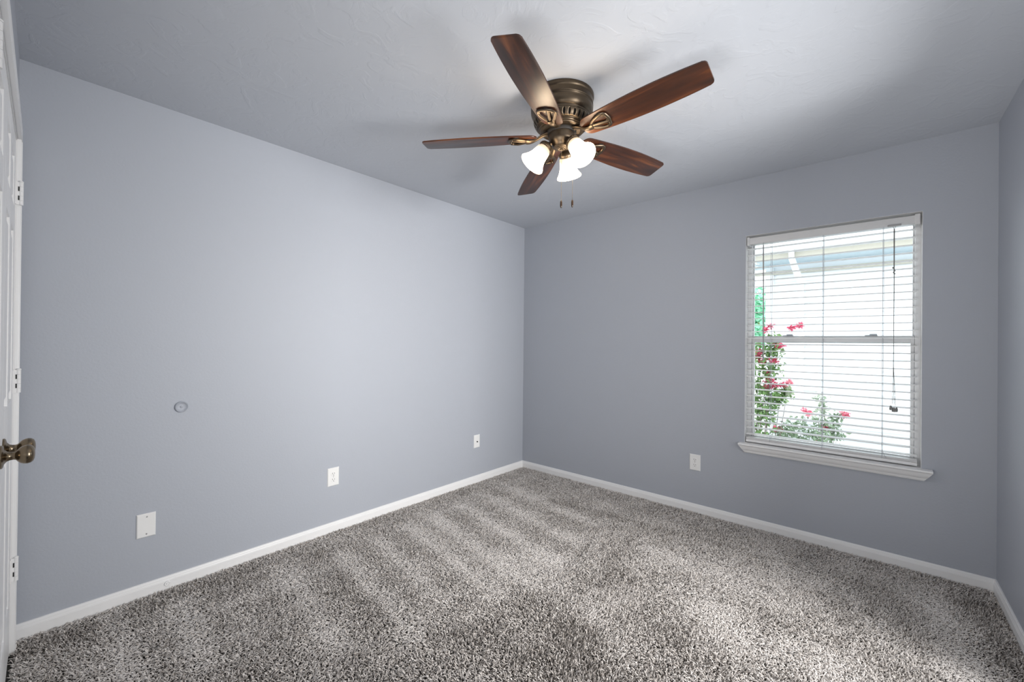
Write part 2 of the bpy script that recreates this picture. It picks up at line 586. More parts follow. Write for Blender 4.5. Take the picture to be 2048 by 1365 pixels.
def sash(name, y0, y1, z0, z1, top, bot, side):
    s = MB()
    xa, xb = WX0 + fr_w + 0.001, WX1 - fr_w - 0.001
    s.box((xa, y0, z0), (xa + side, y1, z1), 0.003)
    s.box((xb - side, y0, z0), (xb, y1, z1), 0.003)
    s.box((xa + side - 0.001, y0, z1 - top), (xb - side + 0.001, y1, z1), 0.003)
    s.box((xa + side - 0.001, y0, z0), (xb - side + 0.001, y1, z0 + bot), 0.003)
    o = s.build(name, M['vinyl'], win, smooth=40)
    g = MB().box((xa + side - 0.004, (y0 + y1) / 2 - 0.002, z0 + bot - 0.004), (xb - side + 0.004, (y0 + y1) / 2 + 0.002, z1 - top + 0.004))
    g.build('glass_pane', M['glass'], o)
    return o


sash('upper_sash', 0.106, 0.130, ZM0, WZ1 - 0.031, 0.020, 0.040, 0.008)
lo_s = sash('lower_sash', 0.080, 0.104, WZ0 + 0.023, ZM1, 0.040, 0.020, 0.016)
k = MB()
for xx in (2.27, 2.70):
    k.box((xx - 0.03, 0.082, ZM1), (xx + 0.03, 0.102, ZM1 + 0.006), 0.002)
    k.box((xx - 0.008, 0.076, ZM1 + 0.006), (xx + 0.028, 0.092, ZM1 + 0.013), 0.003)
k.build('sash_lock', M['cord'], win)
# stool with a bullnose edge and, under it, a cove apron with angled ends
SX0, SX1 = 1.998, 2.963
s = MB()
sec = [(0.0, 0.578), (-0.048, 0.578), (-0.0515, 0.5765), (-0.053, 0.573), (-0.0525, 0.568), (-0.049, 0.5645), (-0.045, 0.563),
       (-0.0430, 0.560), (-0.0405, 0.552), (-0.0345, 0.5400), (-0.0260, 0.5310), (-0.0215, 0.5270), (-0.0200, 0.5215),
       (-0.0160, 0.5150), (-0.0120, 0.5105), (0.0, 0.510)]
# ends slope inward below the stool
A, B = [], []
for y, z in sec:
    ins = max(0.0, (0.565 - z)) * 0.62
    A.append(s.bm.verts.new((SX0 + ins, y, z)))
    B.append(s.bm.verts.new((SX1 - ins, y, z)))
n = len(sec)
for i in range(n):
    s.bm.faces.new((A[i], A[(i + 1) % n], B[(i + 1) % n], B[i]))
s.bm.faces.new(A); s.bm.faces.new(B[::-1])
s.box((WX0, 0.0, WZ0 - 0.02), (WX1, T, WZ0))
s.build('window_sill', M['trim'], win, smooth=30)

# ------------------------------------------------------------------ venetian blind
bl = thing('window_blind', 'white horizontal slat blind lowered inside the window with slats open', 'blind', (2.4735, 0.03, WZ1 - J))
BX0, BX1 = WX0 + 0.006, WX1 - 0.010
h = MB()
h.box((BX0 + 0.016, 0.008, 1.972), (BX1 - 0.020, 0.060, 2.018), 0.002)
h.build('head_rail', M['rail'], bl, smooth=40)
for xa, xb in ((BX0, BX0 + 0.016), (BX1 - 0.022, BX1)):
    MB().box((xa, 0.006, 1.966), (xb, 0.062, 2.024), 0.002).build('end_bracket', M['rail'], bl, smooth=40)
sl = MB()
NS, ZS1, ZS0 = 30, 1.942, 0.640
for i in range(NS):
    z = ZS1 + (ZS0 - ZS1) * i / (NS - 1)
    # shallow crowned slat
    cross = []
    hw = 0.025
    for t_ in np.linspace(-1, 1, 7):
        cross.append((t_ * hw, 0.0022 * (1 - t_ * t_) + 0.0014 * 1))
    for t_ in np.linspace(1, -1, 7):
        cross.append((t_ * hw, 0.0022 * (1 - t_ * t_) - 0.0014))
    tilt = 0.035
    pts = [(0.034 + y * math.cos(tilt), z + zz_ + y * math.sin(tilt)) for y, zz_ in cross]
    xa, xb = BX0 + 0.001, BX1 - 0.008 + 0.0015 * random.uniform(-1, 1)
    A = [sl.bm.verts.new((xa, y, q)) for y, q in pts]
    B = [sl.bm.verts.new((xb, y, q)) for y, q in pts]
    n = len(pts)
    for j in range(n):
        sl.bm.faces.new((A[j], A[(j + 1) % n], B[(j + 1) % n], B[j]))
    sl.bm.faces.new(A); sl.bm.faces.new(B[::-1])
sl.build('slat_panel', M['slat'], bl, smooth=40)
b_ = MB()
b_.box((BX0 + 0.001, 0.010, 0.584), (BX1 - 0.006, 0.058, 0.602), 0.003)
for i in range(3):
    b_.box((BX0 + 0.002, 0.010, 0.6035 + i * 0.0048), (BX1 - 0.007, 0.058, 0.6068 + i * 0.0048), 0.001)
b_.build('bottom_rail', M['slat'], bl, smooth=40)
for x in (2.180, 2.465, 2.752):
    c = MB()
    for y in (0.0075, 0.0605):
        c.tube([(x, y, 1.975), (x, y, 0.600)], 0.0010, 6)
    for i in range(NS):
        z = ZS1 + (ZS0 - ZS1) * i / (NS - 1) - 0.002
        c.tube([(x, 0.0075, z), (x, 0.034, z), (x, 0.0605, z)], 0.0006, 4)
    c.tube([(x + 0.004, 0.0300, 1.975), (x + 0.004, 0.0300, 0.590)], 0.0010, 6)
    c.build('ladder_cord', M['cord'], bl)
# frayed end of the right ladder cord
c = MB()
c.tube([(2.752, 0.006, 0.655), (2.762, 0.003, 0.625), (2.772, 0.004, 0.604)], 0.0009, 6)
c.build('loose_cord_end', M['cord'], bl)
wd = MB()
wd.tube([(2.135, 0.003, 1.958), (2.138, 0.000, 1.60), (2.140, -0.001, 1.165)], 0.0038, 8)
wd.lathe([(0, 1.158), (0.0052, 1.160), (0.0052, 1.185), (0.0038, 1.19)], Matrix.Translation((2.140, -0.001, 0)), 10)
wd.tube([(2.135, 0.012, 1.972), (2.135, 0.003, 1.972), (2.135, 0.003, 1.956)], 0.0016, 6)
wd.build('tilt_wand', M['wand'], bl, smooth=50)
c = MB()
lx, ly = 2.800, 0.000
c.tube([(lx - 0.006, 0.010, 1.972), (lx - 0.002, ly, 1.955), (lx - 0.001, ly, 1.70), (lx, ly, 1.69), (lx, ly, 1.15), (lx - 0.004, ly, 0.93)], 0.0011, 6)
c.tube([(lx + 0.006, 0.010, 1.972), (lx + 0.002, ly, 1.955), (lx + 0.002, ly, 1.70), (lx + 0.001, ly, 1.15), (lx + 0.010, ly, 0.92)], 0.0011, 6)
c.tube([(lx, ly, 1.955), (lx, ly, 1.69), (lx + 0.0005, ly, 1.15), (lx + 0.004, ly, 0.93)], 0.0011, 6)
for dz, dx in ((1.725, -0.004), (1.708, 0.003), (1.690, 0.002), (1.698, -0.001)):
    c.lathe([(0, -0.006), (0.0035, -0.003), (0.004, 0), (0.0035, 0.003), (0, 0.006)], Matrix.Translation((lx + dx, ly, dz)), 8)
c.build('lift_cord', M['tassel'], bl, smooth=60)
c = MB()
c.box((lx - 0.030, -0.004, 1.967), (lx + 0.030, 0.009, 1.979), 0.003)
c.build('cord_lock', M['wand'], bl)
for dx, dz in ((-0.009, 0.905), (0.003, 0.895), (0.013, 0.897)):
    tb = MB()
    tb.lathe([(0, -0.013), (0.0085, -0.012), (0.0092, -0.006), (0.0065, 0.004), (0.0040, 0.011), (0.002, 0.014), (0, 0.0145)],
             Matrix.Translation((lx + dx, ly, dz)) @ Matrix.Rotation(dx * 18, 4, 'Y'), 14)
    tb.build('tassel', M['tassel'], bl, smooth=50)

# ------------------------------------------------------------------ wall plates


def face_matrix(wall, u, z):
    """local x = along wall, local y = up, local z = out of the wall"""
    if wall == 'left':      # wall x = 0, normal +x; along = +y
        return Matrix(((0, 0, 1, 0.0), (1, 0, 0, u), (0, 1, 0, z), (0, 0, 0, 1)))
    return Matrix(((1, 0, 0, u), (0, 0, -1, 0.0), (0, 1, 0, z), (0, 0, 0, 1)))


def plate(parent, Mx, w_, h_, tilt=0.0, lift=0.0):
    R_ = Matrix.Rotation(tilt, 4, 'Z')
    p = MB()
    hw, hh = w_ / 2, h_ / 2
    lo = [(-hw, -hh), (hw, -hh), (hw, hh), (-hw, hh)]
    hi = [(-hw + .004, -hh + .004), (hw - .004, -hh + .004), (hw - .004, hh - .004), (-hw + .004, hh - .004)]
    V = [[p.bm.verts.new((x, y, z_)) for x, y in q] for q, z_ in ((lo, 0.0), (lo, 0.0025 + lift), (hi, 0.006 + lift))]
    for A, B in zip(V, V[1:]):
        for i in range(4):
            p.bm.faces.new((A[i], A[(i + 1) % 4], B[(i + 1) % 4], B[i]))
    p.bm.faces.new(V[0][::-1]); p.bm.faces.new(V[-1])
    return p.build('cover_plate', M['plate'], parent, mtx=Mx @ R_)


def screw(parent, Mx, x, y, z_=0.006, r=0.0032):
    p = MB().lathe([(0, z_), (r, z_), (r * 0.8, z_ + 0.0012), (0, z_ + 0.0015)], Mx @ Matrix.Translation((x, y, 0)), 12)
    return p.build('screw', M['screw'], parent)


def outlet(wall, u, z, label):
    Mx = face_matrix(wall, u, z)
    t = thing('wall_outlet', label, 'outlet', tuple(Mx @ Vector((0, 0, 0))), 'duplex outlets on the walls')
    plate(t, Mx, 0.078, 0.120)
    for s_ in (1, -1):
        r = MB()
        poly = []
        for a in np.linspace(0, 2 * PI, 32, endpoint=False):
            x, y = 0.0172 * math.cos(a), 0.0172 * math.sin(a)
            poly.append((x, max(-0.0142, min(0.0142, y))))
        r.prism(poly, 0.005, 0.0078, Mx @ Matrix.Translation((0, s_ * 0.0195, 0)), 0.0008)
        ro = r.build('receptacle', M['plate'], t)
        q = MB()
        for dx, hh in ((-0.0064, 0.0046), (0.0064, 0.0038)):
            q.box((dx - 0.0012, s_ * 0.0195 + 0.004 - hh, 0.0070), (dx + 0.0012, s_ * 0.0195 + 0.004 + hh, 0.0081), mtx=Mx)
        q.lathe([(0, 0.0070), (0.0026, 0.0070), (0.0026, 0.0081), (0, 0.0081)], Mx @ Matrix.Translation((0, s_ * 0.0195 - 0.0078, 0)), 12)
        q.build('contact_slot', M['slot'], ro)
    screw(t, Mx, 0, 0, 0.006, 0.0028)
    return t


outlet('left', -1.982, 0.3595, 'white duplex outlet low on the left wall between blank plate and corner')
outlet('far', 1.6965, 0.371, 'white duplex outlet on the window wall, left of the window sill')
Mx = face_matrix('left', -2.9255, 0.3435)
t = thing('blank_wall_plate', 'square blank white cover plate low on the left wall, nearest the closet', 'wall plate', tuple(Mx.translation))
plate(t, Mx, 0.072, 0.116, 0.0, 0.002)
screw(t, Mx, 0.002, 0.042, 0.008, 0.0035)
screw(t, Mx, 0.001, -0.042, 0.008, 0.0035)
Mx = face_matrix('left', -0.655, 0.3665)
t = thing('cable_wall_plate', 'narrow white plate with a cable jack by the far corner', 'wall plate', tuple(Mx.translation))
plate(t, Mx, 0.072, 0.116)
MB().lathe([(0.0, 0.005), (0.0065, 0.005), (0.0065, 0.008), (0.0045, 0.009), (0.0045, 0.015), (0, 0.015)], Mx @ Matrix.Translation((0, -0.003, 0)), 12).build('cable_jack', M['slot'], t)

# round dished wall bumper painted over
Mx = face_matrix('left', -2.792, 0.915)
t = tag(MB().lathe([(0.0, 0.0), (0.0285, 0.0), (0.0285, 0.006), (0.0270, 0.0105), (0.0250, 0.0115), (0.0232, 0.0100), (0.0205, 0.0050), (0.0150, 0.0022), (0.0090, 0.0016),
                    (0.0060, 0.0020), (0.0045, 0.0050), (0.003, 0.0062), (0.0, 0.0066)], Mx, 40).build('wall_bumper', M['wall'], smooth=50),
        'small round painted door bumper set in the left wall', 'wall bumper')
Mx = Matrix.Translation((0.0128, 0, 0)) @ face_matrix('left', -2.843, 0.024)
t = tag(MB().lathe([(0.0, 0.0), (0.0125, 0.0), (0.0125, 0.002), (0.0110, 0.0045), (0.0080, 0.0045), (0.0072, 0.0020), (0.0045, 0.0020), (0.0038, 0.0060), (0.0, 0.0066)], Mx, 28
                   ).build('door_stop_mount', M['trim'], smooth=50),
        'small round white door stop mount on the left baseboard', 'door stop')

# ------------------------------------------------------------------ ceiling fan
FX, FY = 1.583, -1.649
fan = thing('ceiling_fan', 'bronze ceiling fan with five walnut blades and three lit glass shades', 'ceiling fan', (FX, FY, RH))
FM = Matrix.Translation((FX, FY, 0))
prof = [(0.0, 2.4395), (0.149, 2.4395), (0.151, 2.436), (0.151, 2.425), (0.149, 2.421), (0.1465, 2.418), (0.1465, 2.400),
        (0.1475, 2.398), (0.1475, 2.395), (0.1455, 2.392), (0.1465, 2.390), (0.1480, 2.3875), (0.1465, 2.385), (0.1480, 2.3825), (0.1465, 2.379),
        (0.1475, 2.374), (0.1465, 2.362), (0.1425, 2.350), (0.1360, 2.342), (0.1330, 2.340), (0.1345, 2.337), (0.1330, 2.3335),
        (0.1335, 2.331), (0.1310, 2.328), (0.0, 2.326)]
MB().lathe(prof, FM, 96).build('motor_housing', M['bronze'], fan, smooth=35)
# vented ring: radial slots really cut (ring of ribs over a dark core)
ring = MB()
rings_prof = [(0.1315, 2.3285), (0.1320, 2.3240), (0.1290, 2.3100), (0.1190, 2.2960), (0.1110, 2.2900)]
NSL = 32
SEG = NSL * 8
zc = rings_prof
lv = []
for r, z in [(0.1305, 2.3290), (0.1322, 2.3262), (0.1318, 2.3225), (0.1300, 2.3130), (0.1245, 2.3025), (0.1200, 2.2975), (0.1135, 2.2925)]:
    lv.append([ring.bm.verts.new((r * math.cos(2 * PI * k / SEG), r * math.sin(2 * PI * k / SEG), z)) for k in range(SEG)])
for i in range(len(lv) - 1):
    for k in range(SEG):
        ph = k % 8
        hole = (i in (2, 3, 4)) and ph in (2, 3, 4)
        if i in (2, 4) and ph != 3 and hole:
            # rounded slot ends: keep a triangle at the outer corners
            a, b2, c2, d2 = lv[i][k], lv[i][(k + 1) % SEG], lv[i + 1][(k + 1) % SEG], lv[i + 1][k]
            if i == 2:
                ring.bm.faces.new((a, b2, d2) if ph == 2 else (a, b2, c2))
            else:
                ring.bm.faces.new((d2, c2, a) if ph == 2 else (d2, c2, b2))
            continue
        if hole:
            continue
        ring.bm.faces.new((lv[i][k], lv[i][(k + 1) % SEG], lv[i + 1][(k + 1) % SEG], lv[i + 1][k]))
ro = ring.build('vent_ring', M['bronze'], fan, smooth=40, mtx=FM)
md = ro.modifiers.new('thickness', 'SOLIDIFY'); md.thickness = 0.0022; md.offset = 1
MB().lathe([(0, 2.327), (0.124, 2.327), (0.123, 2.315), (0.114, 2.300), (0.104, 2.292), (0, 2.291)], FM, 64).build('vent_core', M['dark'], fan, smooth=40)
MB().lathe([(0.0, 2.2950), (0.1125, 2.2950), (0.1150, 2.2925), (0.1135, 2.2895), (0.1085, 2.2885), (0.1100, 2.2860), (0.1085, 2.2830), (0.1030, 2.2820),
            (0.1035, 2.2795), (0.1015, 2.2765), (0.0900, 2.2745), (0.0880, 2.2765), (0.0, 2.2770)], FM, 80).build('lower_ring', M['bronze'], fan, smooth=30)

# rotor sits a touch out of level
RZ = 2.2680
TILT = Matrix(((1, 0, 0, 0), (0, 1, 0, 0), (0.051, -0.030, 1, 0), (0, 0, 0, 1)))
ROT = Matrix.Translation((FX, FY, 0)) @ Matrix.Translation((0, 0, 2.25)) @ TILT @ Matrix.Translation((0, 0, -2.25))
MB().lathe([(0.0, 2.2760), (0.0700, 2.2760), (0.0700, 2.2660), (0.0670, 2.2620), (0.0, 2.2590)], FM, 48).build('flywheel', M['dark'], fan, smooth=40)

BLR, BLP, BPT = 0.667, -1.257, -0.224


def blade_outline():
    """half widths along the radius; returns polygon (r, s)"""
    def hw(r):
        xs = [0.118, 0.16, 0.25, 0.36, 0.47, 0.57, 0.667]
        ys = [0.0475, 0.0520, 0.0600, 0.0665, 0.0680, 0.0645, 0.0575]
        return float(np.interp(r, xs, ys))
    def smooth_hw(r):
        return sum(hw(r + d) for d in (-0.03, -0.015, 0, 0.015, 0.03)) / 5 if 0.15 < r < 0.63 else hw(r)
    r0, r1 = 0.118, BLR + 0.002
    top = []
    # root: broad rounded end
    for a in np.linspace(PI / 2, 0, 7)[:-1]:
        pass
    R0 = 0.034
    for a in np.linspace(PI, PI / 2, 8):
        top.append((r0 + R0 + R0 * math.cos(a), smooth_hw(r0 + R0) - R0 + R0 * math.sin(a)))
    for r in np.linspace(r0 + R0 + 0.01, r1 - 0.020, 26):
        top.append((r, smooth_hw(r)))
    Rc = 0.016
    for a in np.linspace(PI / 2, 0, 8):
        top.append((r1 - Rc + Rc * math.cos(a), smooth_hw(r1) - Rc + Rc * math.sin(a)))
    return top + [(r, -s) for r, s in top[::-1]]


OUT = blade_outline()
for i in range(5):
    a = BLP + i * 2 * PI / 5
    Rm = ROT @ Matrix.Rotation(a, 4, 'Z')
    BMx = Rm @ Matrix.Translation((0, 0, 2.250)) @ Matrix.Rotation(BPT, 4, 'X')
    mb = MB()
    mb.prism(OUT, -0.0030, 0.0030, None, 0.0012)
    loc = [v.co.copy() for v in mb.bm.verts]
    o = mb.build('blade', M['wood'], fan, smooth=50, mtx=BMx)
    # grain coordinates: the blade's own length and width
    inv = BMx.inverted()
    at = o.data.attributes.new('grain', 'FLOAT_VECTOR', 'POINT')
    org = Vector(fan['_org'])
    for v in o.data.vertices:
        q = inv @ (v.co + org)
        at.data[v.index].vector = (q.x + i * 3.1, q.y + i * 0.7, q.z)
    # curved blade iron: stem from the flywheel, dipping below the blade, then an open loop
    ir = MB()
    path = [(0.066, 0, 2.268), (0.080, 0, 2.266), (0.098, 0, 2.259), (0.116, 0, 2.248), (0.134, 0, 2.239), (0.152, 0, 2.2345), (0.166, 0, 2.2345), (0.172, 0, 2.235)]
    n = 10
    sec = [(0.0125 * math.cos(2 * PI * k / n), 0.0058 * math.sin(2 * PI * k / n)) for k in range(n)]
    scl = [(1.5, 1.3), (1.15, 1.1), (0.95, 1), (0.9, 1), (0.95, 1), (1.15, 1), (1.4, 0.9), (1.2, 0.7)]
    ir.sweep(sec, path, None, False, scl)
    io = ir.build('blade_iron', M['bronze'], fan, smooth=60, mtx=Rm)
    lp = MB()
    # loop in the plane of the blade underside
    L2 = [(0.158, 0.0), (0.168, 0.012), (0.180, 0.021), (0.195, 0.029), (0.212, 0.036), (0.227, 0.0395), (0.239, 0.0370), (0.2450, 0.028), (0.2475, 0.015), (0.2500, 0.0),
          (0.2475, -0.015), (0.2450, -0.028), (0.239, -0.0370), (0.227, -0.0395), (0.212, -0.036), (0.195, -0.029), (0.180, -0.021), (0.168, -0.012)]
    cp = [(x, y, -0.0110 + (0.0025 if x > 0.22 else 0)) for x, y in L2]
    n = 8
    sec = [(0.0074 * math.cos(2 * PI * k / n), 0.0048 * math.sin(2 * PI * k / n)) for k in range(n)]
    lp.sweep(sec, cp, None, True)
    lp.sweep(sec, [(0.172, 0.0, -0.0110), (0.200, 0.004, -0.0110), (0.226, 0.010, -0.0100), (0.246, 0.013, -0.0090)], None, False)
    for sx, sy in ((0.236, 0.030), (0.243, 0.0), (0.236, -0.030)):
        lp.lathe([(0, -0.0145), (0.0052, -0.0140), (0.0060, -0.0120), (0.0060, -0.0030), (0, -0.0030)], Matrix.Translation((sx, sy, 0)), 12)
    lp.build('bracket_loop', M['bronze'], io, smooth=60, mtx=BMx)
    # scalloped dark arc standing in for the shadow between loop and blade
    shd = MB()
    poly = []
    for k in range(40):
        t_ = -PI * 0.62 + 2 * PI * 0.62 * k / 39
        rr_ = 0.040 + 0.0022 * math.cos(t_ * 9)
        poly.append((0.2155 + rr_ * math.cos(t_), rr_ * 1.16 * math.sin(t_)))
    inner = [(0.2120 + (x - 0.2120) * 0.80, y * 0.84) for x, y in poly[::-1]]
    for A_, z_ in ((poly, 0), ):
        pass
    n = len(poly)
    V = [[shd.bm.verts.new((x, y, z_)) for x, y in q] for q, z_ in ((poly, -0.0030), (poly, -0.0052), (inner[::-1], -0.0052), (inner[::-1], -0.0030))]
    for A_, B_ in ((0, 1), (1, 2), (2, 3)):
        for k in range(n - 1):
            shd.bm.faces.new((V[A_][k], V[A_][k + 1], V[B_][k + 1], V[B_][k]))
    shd.build('bracket_shadow', M['dark'], io, mtx=BMx)

# light kit
MB().lathe([(0.0, 2.2660), (0.0590, 2.2660), (0.0610, 2.2640), (0.0610, 2.2380), (0.0600, 2.2310), (0.0560, 2.2230), (0.0480, 2.2130), (0.0420, 2.2060), (0.0400, 2.2010),
            (0.0350, 2.1985), (0.0, 2.1970)], FM, 64).build('light_kit_body', M['bronze'], fan, smooth=40)
MB().lathe([(0.0, 2.1990), (0.0240, 2.1985), (0.0235, 2.1960), (0.0170, 2.1950), (0.0160, 2.1925), (0.0130, 2.1925), (0.0120, 2.1945), (0.0075, 2.1950),
            (0.0070, 2.1900), (0.0045, 2.1870), (0.0, 2.1865)], FM, 40).build('finial', M['bronze'], fan, smooth=40)
for k in range(3):
    ang = math.radians(228 + 120 * k)
    dirv = Vector((math.cos(ang) * 0.62, math.sin(ang) * 0.62, -0.785)).normalized()
    neck = Vector((FX + 0.073 * math.cos(ang), FY + 0.073 * math.sin(ang), 2.2010))
    z_ = dirv
    x_ = z_.orthogonal().normalized()
    y_ = z_.cross(x_)
    Sm = Matrix(((x_.x, y_.x, z_.x, neck.x), (x_.y, y_.y, z_.y, neck.y), (x_.z, y_.z, z_.z, neck.z), (0, 0, 0, 1)))
    a_ = MB()
    p0 = Vector((FX + 0.030 * math.cos(ang), FY + 0.030 * math.sin(ang), 2.221))
    a_.tube([p0, p0.lerp(neck, 0.5) + Vector((0, 0, 0.006)), neck + dirv * -0.012], 0.0085, 12)
    a_.build('lamp_arm', M['bronze'], fan, smooth=60)
    so = MB().lathe([(0.0, -0.022), (0.010, -0.020), (0.018, -0.014), (0.0285, -0.008), (0.0330, -0.002), (0.0345, 0.004), (0.0345, 0.008), (0.0320, 0.0105), (0.0320, 0.014),
                     (0.0295, 0.014), (0.0295, 0.0), (0, 0.0)], Sm, 40).build('lamp_socket', M['bronze'], fan, smooth=40)
    for j in range(3):
        sc_ = MB()
        aj = 2 * PI * j / 3 + 0.6
        sc_.tube([(0.031 * math.cos(aj), 0.031 * math.sin(aj), 0.005), (0.0400 * math.cos(aj), 0.0400 * math.sin(aj), 0.005)], 0.0026, 8, mtx=Sm)
        sc_.build('thumb_screw', M['bronze'], so, smooth=60)
    # bell-shaped frosted shade: waisted, flaring to the mouth
    oprof = [(0.0270, 0.002), (0.0275, 0.010), (0.0300, 0.016), (0.0345, 0.022), (0.0375, 0.030), (0.0390, 0.040), (0.0400, 0.052), (0.0420, 0.064), (0.0460, 0.077),
             (0.0520, 0.090), (0.0590, 0.1010), (0.0640, 0.1080), (0.0655, 0.1110), (0.0650, 0.1125)]
    oprof = [(r if z < 0.03 else r * 0.945, z) for r, z in oprof]
    iprof = [(r - 0.0028, z) for r, z in oprof[:-1]][::-1]
    sh = MB().lathe(oprof + iprof, None, 56, caps=False)
    so2 = sh.build('lamp_shade', M['glass_shade'], fan, smooth=60, mtx=Sm)
    so2['label'] = 'lit frosted glass bell shade'
    inv = Sm.inverted(); org = Vector(fan['_org'])
    at = so2.data.attributes.new('glow', 'FLOAT', 'POINT')
    for v in so2.data.vertices:
        q = inv @ (v.co + org)
        at.data[v.index].value = max(0.0, min(1.0, q.z / 0.085))
    MB().lathe([(0.0, 0.012), (0.012, 0.014), (0.013, 0.030), (0.020, 0.045), (0.026, 0.058), (0.0275, 0.068), (0.024, 0.080), (0.014, 0.089), (0, 0.092)], Sm, 32
               ).build('bulb', M['bulb'], so2, smooth=60)


def chain(x, y, z0, z1, zs):
    c = MB()
    nb = int((z0 - z1) / 0.0042)
    for q in range(nb):
        z = z0 - q * (z0 - z1) / nb
        bmesh.ops.create_icosphere(c.bm, subdivisions=1, radius=0.0013, matrix=Matrix.Translation((x, y, z)))
    c.tube([(x, y, z0 + 0.004), (x, y, z1)], 0.0005, 4)
    co = c.build('pull_chain', M['chain'], fan, smooth=60)
    MB().lathe([(0, 0.002), (0.0025, 0.001), (0.0042, -0.003), (0.0052, -0.009), (0.0052, -0.026), (0.0040, -0.033), (0.0015, -0.0355), (0, -0.036)],
               Matrix.Translation((x, y, z1)), 16).build('pull_knob', M['walnutknob'], co, smooth=50)


chain(FX + 0.004, FY - 0.004, 2.186, 1.945, 0)
chain(FX + 0.0400, FY + 0.037, 2.222, 1.951, 0)

# ------------------------------------------------------------------ outside: neighbouring house
house = thing('neighbour_house', 'white lap-sided house wall with tan eave seen outside through the window', 'house', (3.4, 3.2, -0.3))
HX0, HX1, HY = 1.640, 6.6, 3.2
LAP = 0.141
wl = MB()
zb = -0.30
k = 0
while zb + k * LAP < 2.40:
    z0 = zb + k * LAP
    z1 = z0 + LAP
    pts = [(HY + 0.30, z0), (HY - 0.022, z0), (HY - 0.006, z1), (HY + 0.30, z1)]
    A = [wl.bm.verts.new((HX0, y, z)) for y, z in pts]
    B = [wl.bm.verts.new((HX1, y, z)) for y, z in pts]
    for i in range(4):
        wl.bm.faces.new((A[i], A[(i + 1) % 4], B[(i + 1) % 4], B[i]))
    wl.bm.faces.new(A); wl.bm.faces.new(B[::-1])
    k += 1
wl.build('siding_wall', M['siding'], house)
MB().box((HX0 - 0.03, HY - 0.045, -0.3), (HX0 + 0.06, HY + 0.30, 2.30), 0.004).build('corner_board', M['siding'], house)
MB().box((1.3, HY - 0.020, -0.62), (HX1, HY + 0.28, -0.30)).build('foundation', M['ground'], house)
# eave: soffit, fascia and gutter running past the corner
MB().box((1.18, 2.78, 2.335), (HX1, HY + 0.3, 2.350)).build('soffit', M['soffit'], house)
fa = MB()
fa.box((1.18, 2.765, 2.330), (HX1, 2.785, 2.420))
fa.box((1.18, HY - 0.06, 2.200), (HX1, HY - 0.025, 2.245))
fa.build('fascia', M['fascia'], house)
MB().prism([(2.765, 2.40), (2.680, 2.42), (2.655, 2.47), (2.655, 2.52), (2.765, 2.52)], 1.14, HX1 + 0.04,
           Matrix(((0, 0, 1, 0), (1, 0, 0, 0), (0, 1, 0, 0), (0, 0, 0, 1)))).build('gutter', M['siding'], house)
MB().prism([(2.66, 2.50), (2.66, 2.53), (5.6, 3.95), (5.6, 3.90)], 1.12, HX1 + 0.06,
           Matrix(((0, 0, 1, 0), (1, 0, 0, 0), (0, 1, 0, 0), (0, 0, 0, 1)))).build('roof', M['roof'], house)
ds = MB()
sec = [(-0.038, -0.026), (0.038, -0.026), (0.038, 0.026), (-0.038, 0.026)]
ds.sweep(sec, [(1.955, 2.70, 2.44), (1.955, 2.72, 2.33), (1.975, 2.85, 2.22), (2.000, 3.06, 2.10), (2.010, 3.135, 2.02), (2.012, 3.14, 1.90), (2.012, 3.14, -0.2)],
         [(1, 0, 0)] * 7)
ds.build('downspout', M['siding'], house)
grd = struct(MB().box((-14, T + 0.02, -0.72), (14, 22, -0.60)).build('ground', M['ground']))
tag(grd, 'pale bare ground between the two houses', 'ground')
grd['kind'] = 'structure'

# ------------------------------------------------------------------ plants outside


def leaves(pts, size, m, name, parent, squash=0.6):
    n = len(pts)
    P = np.array(pts)
    d = rng.normal(size=(n, 3)); d /= np.linalg.norm(d, axis=1)[:, None]
    e = np.cross(d, rng.normal(size=(n, 3))); e /= np.linalg.norm(e, axis=1)[:, None]
    nn = np.cross(d, e)
    L = (size * rng.uniform(0.6, 1.3, n))[:, None]
    w_ = L * 0.27
    v = np.stack([P, P + d * L * .5 + e * w_ + nn * L * .04, P + d * L, P + d * L * .5 - e * w_ + nn * L * .04, P + d * L * .55 - nn * L * .05], 1).reshape(-1, 3)
    base = np.arange(n)[:, None] * 5
    f1 = base + np.array([0, 1, 4]); f2 = base + np.array([1, 2, 4]); f3 = base + np.array([2, 3, 4]); f4 = base + np.array([3, 0, 4])
    F = np.stack([f1, f2, f3, f4], 1).reshape(-1, 3)
    me = bpy.data.meshes.new(name)
    me.from_pydata((v - np.array(parent['_org'])).tolist(), [], F.tolist())
    me.materials.append(m)
    o = bpy.data.objects.new(name, me)
    COL.objects.link(o)
    o.parent = parent
    o['_org'] = parent['_org']
    return o


def flower_head(parent, c, r, n=60):
    """a ragged panicle of crinkled petals"""
    pts = []
    for _ in range(n):
        v = Vector((random.gauss(0, 1), random.gauss(0, 1), random.gauss(0, 1))).normalized() * r * random.uniform(0.3, 1)
        pts.append((c[0] + v.x * 1.1, c[1] + v.y, c[2] + v.z * 0.75))
    leaves(pts, 0.032, M['pink'], 'flower_cluster', parent)


def at(u, v, Y):
    """the point seen at photograph pixel (u, v) on the plane y = Y"""
    d = fw + r2 * ((u - 1024) / FPX) + u2 * ((682.5 - v) / FPX)
    t_ = (Y - CAM.y) / d.y
    return CAM + d * t_


def cloud(pts, n, rad):
    out = []
    for _ in range(n):
        i = random.randrange(len(pts))
        c, r = pts[i]
        v = Vector((random.gauss(0, 1), random.gauss(0, 1), random.gauss(0, 1)))
        out.append(tuple(Vector(c) + v * r * rad))
    return out


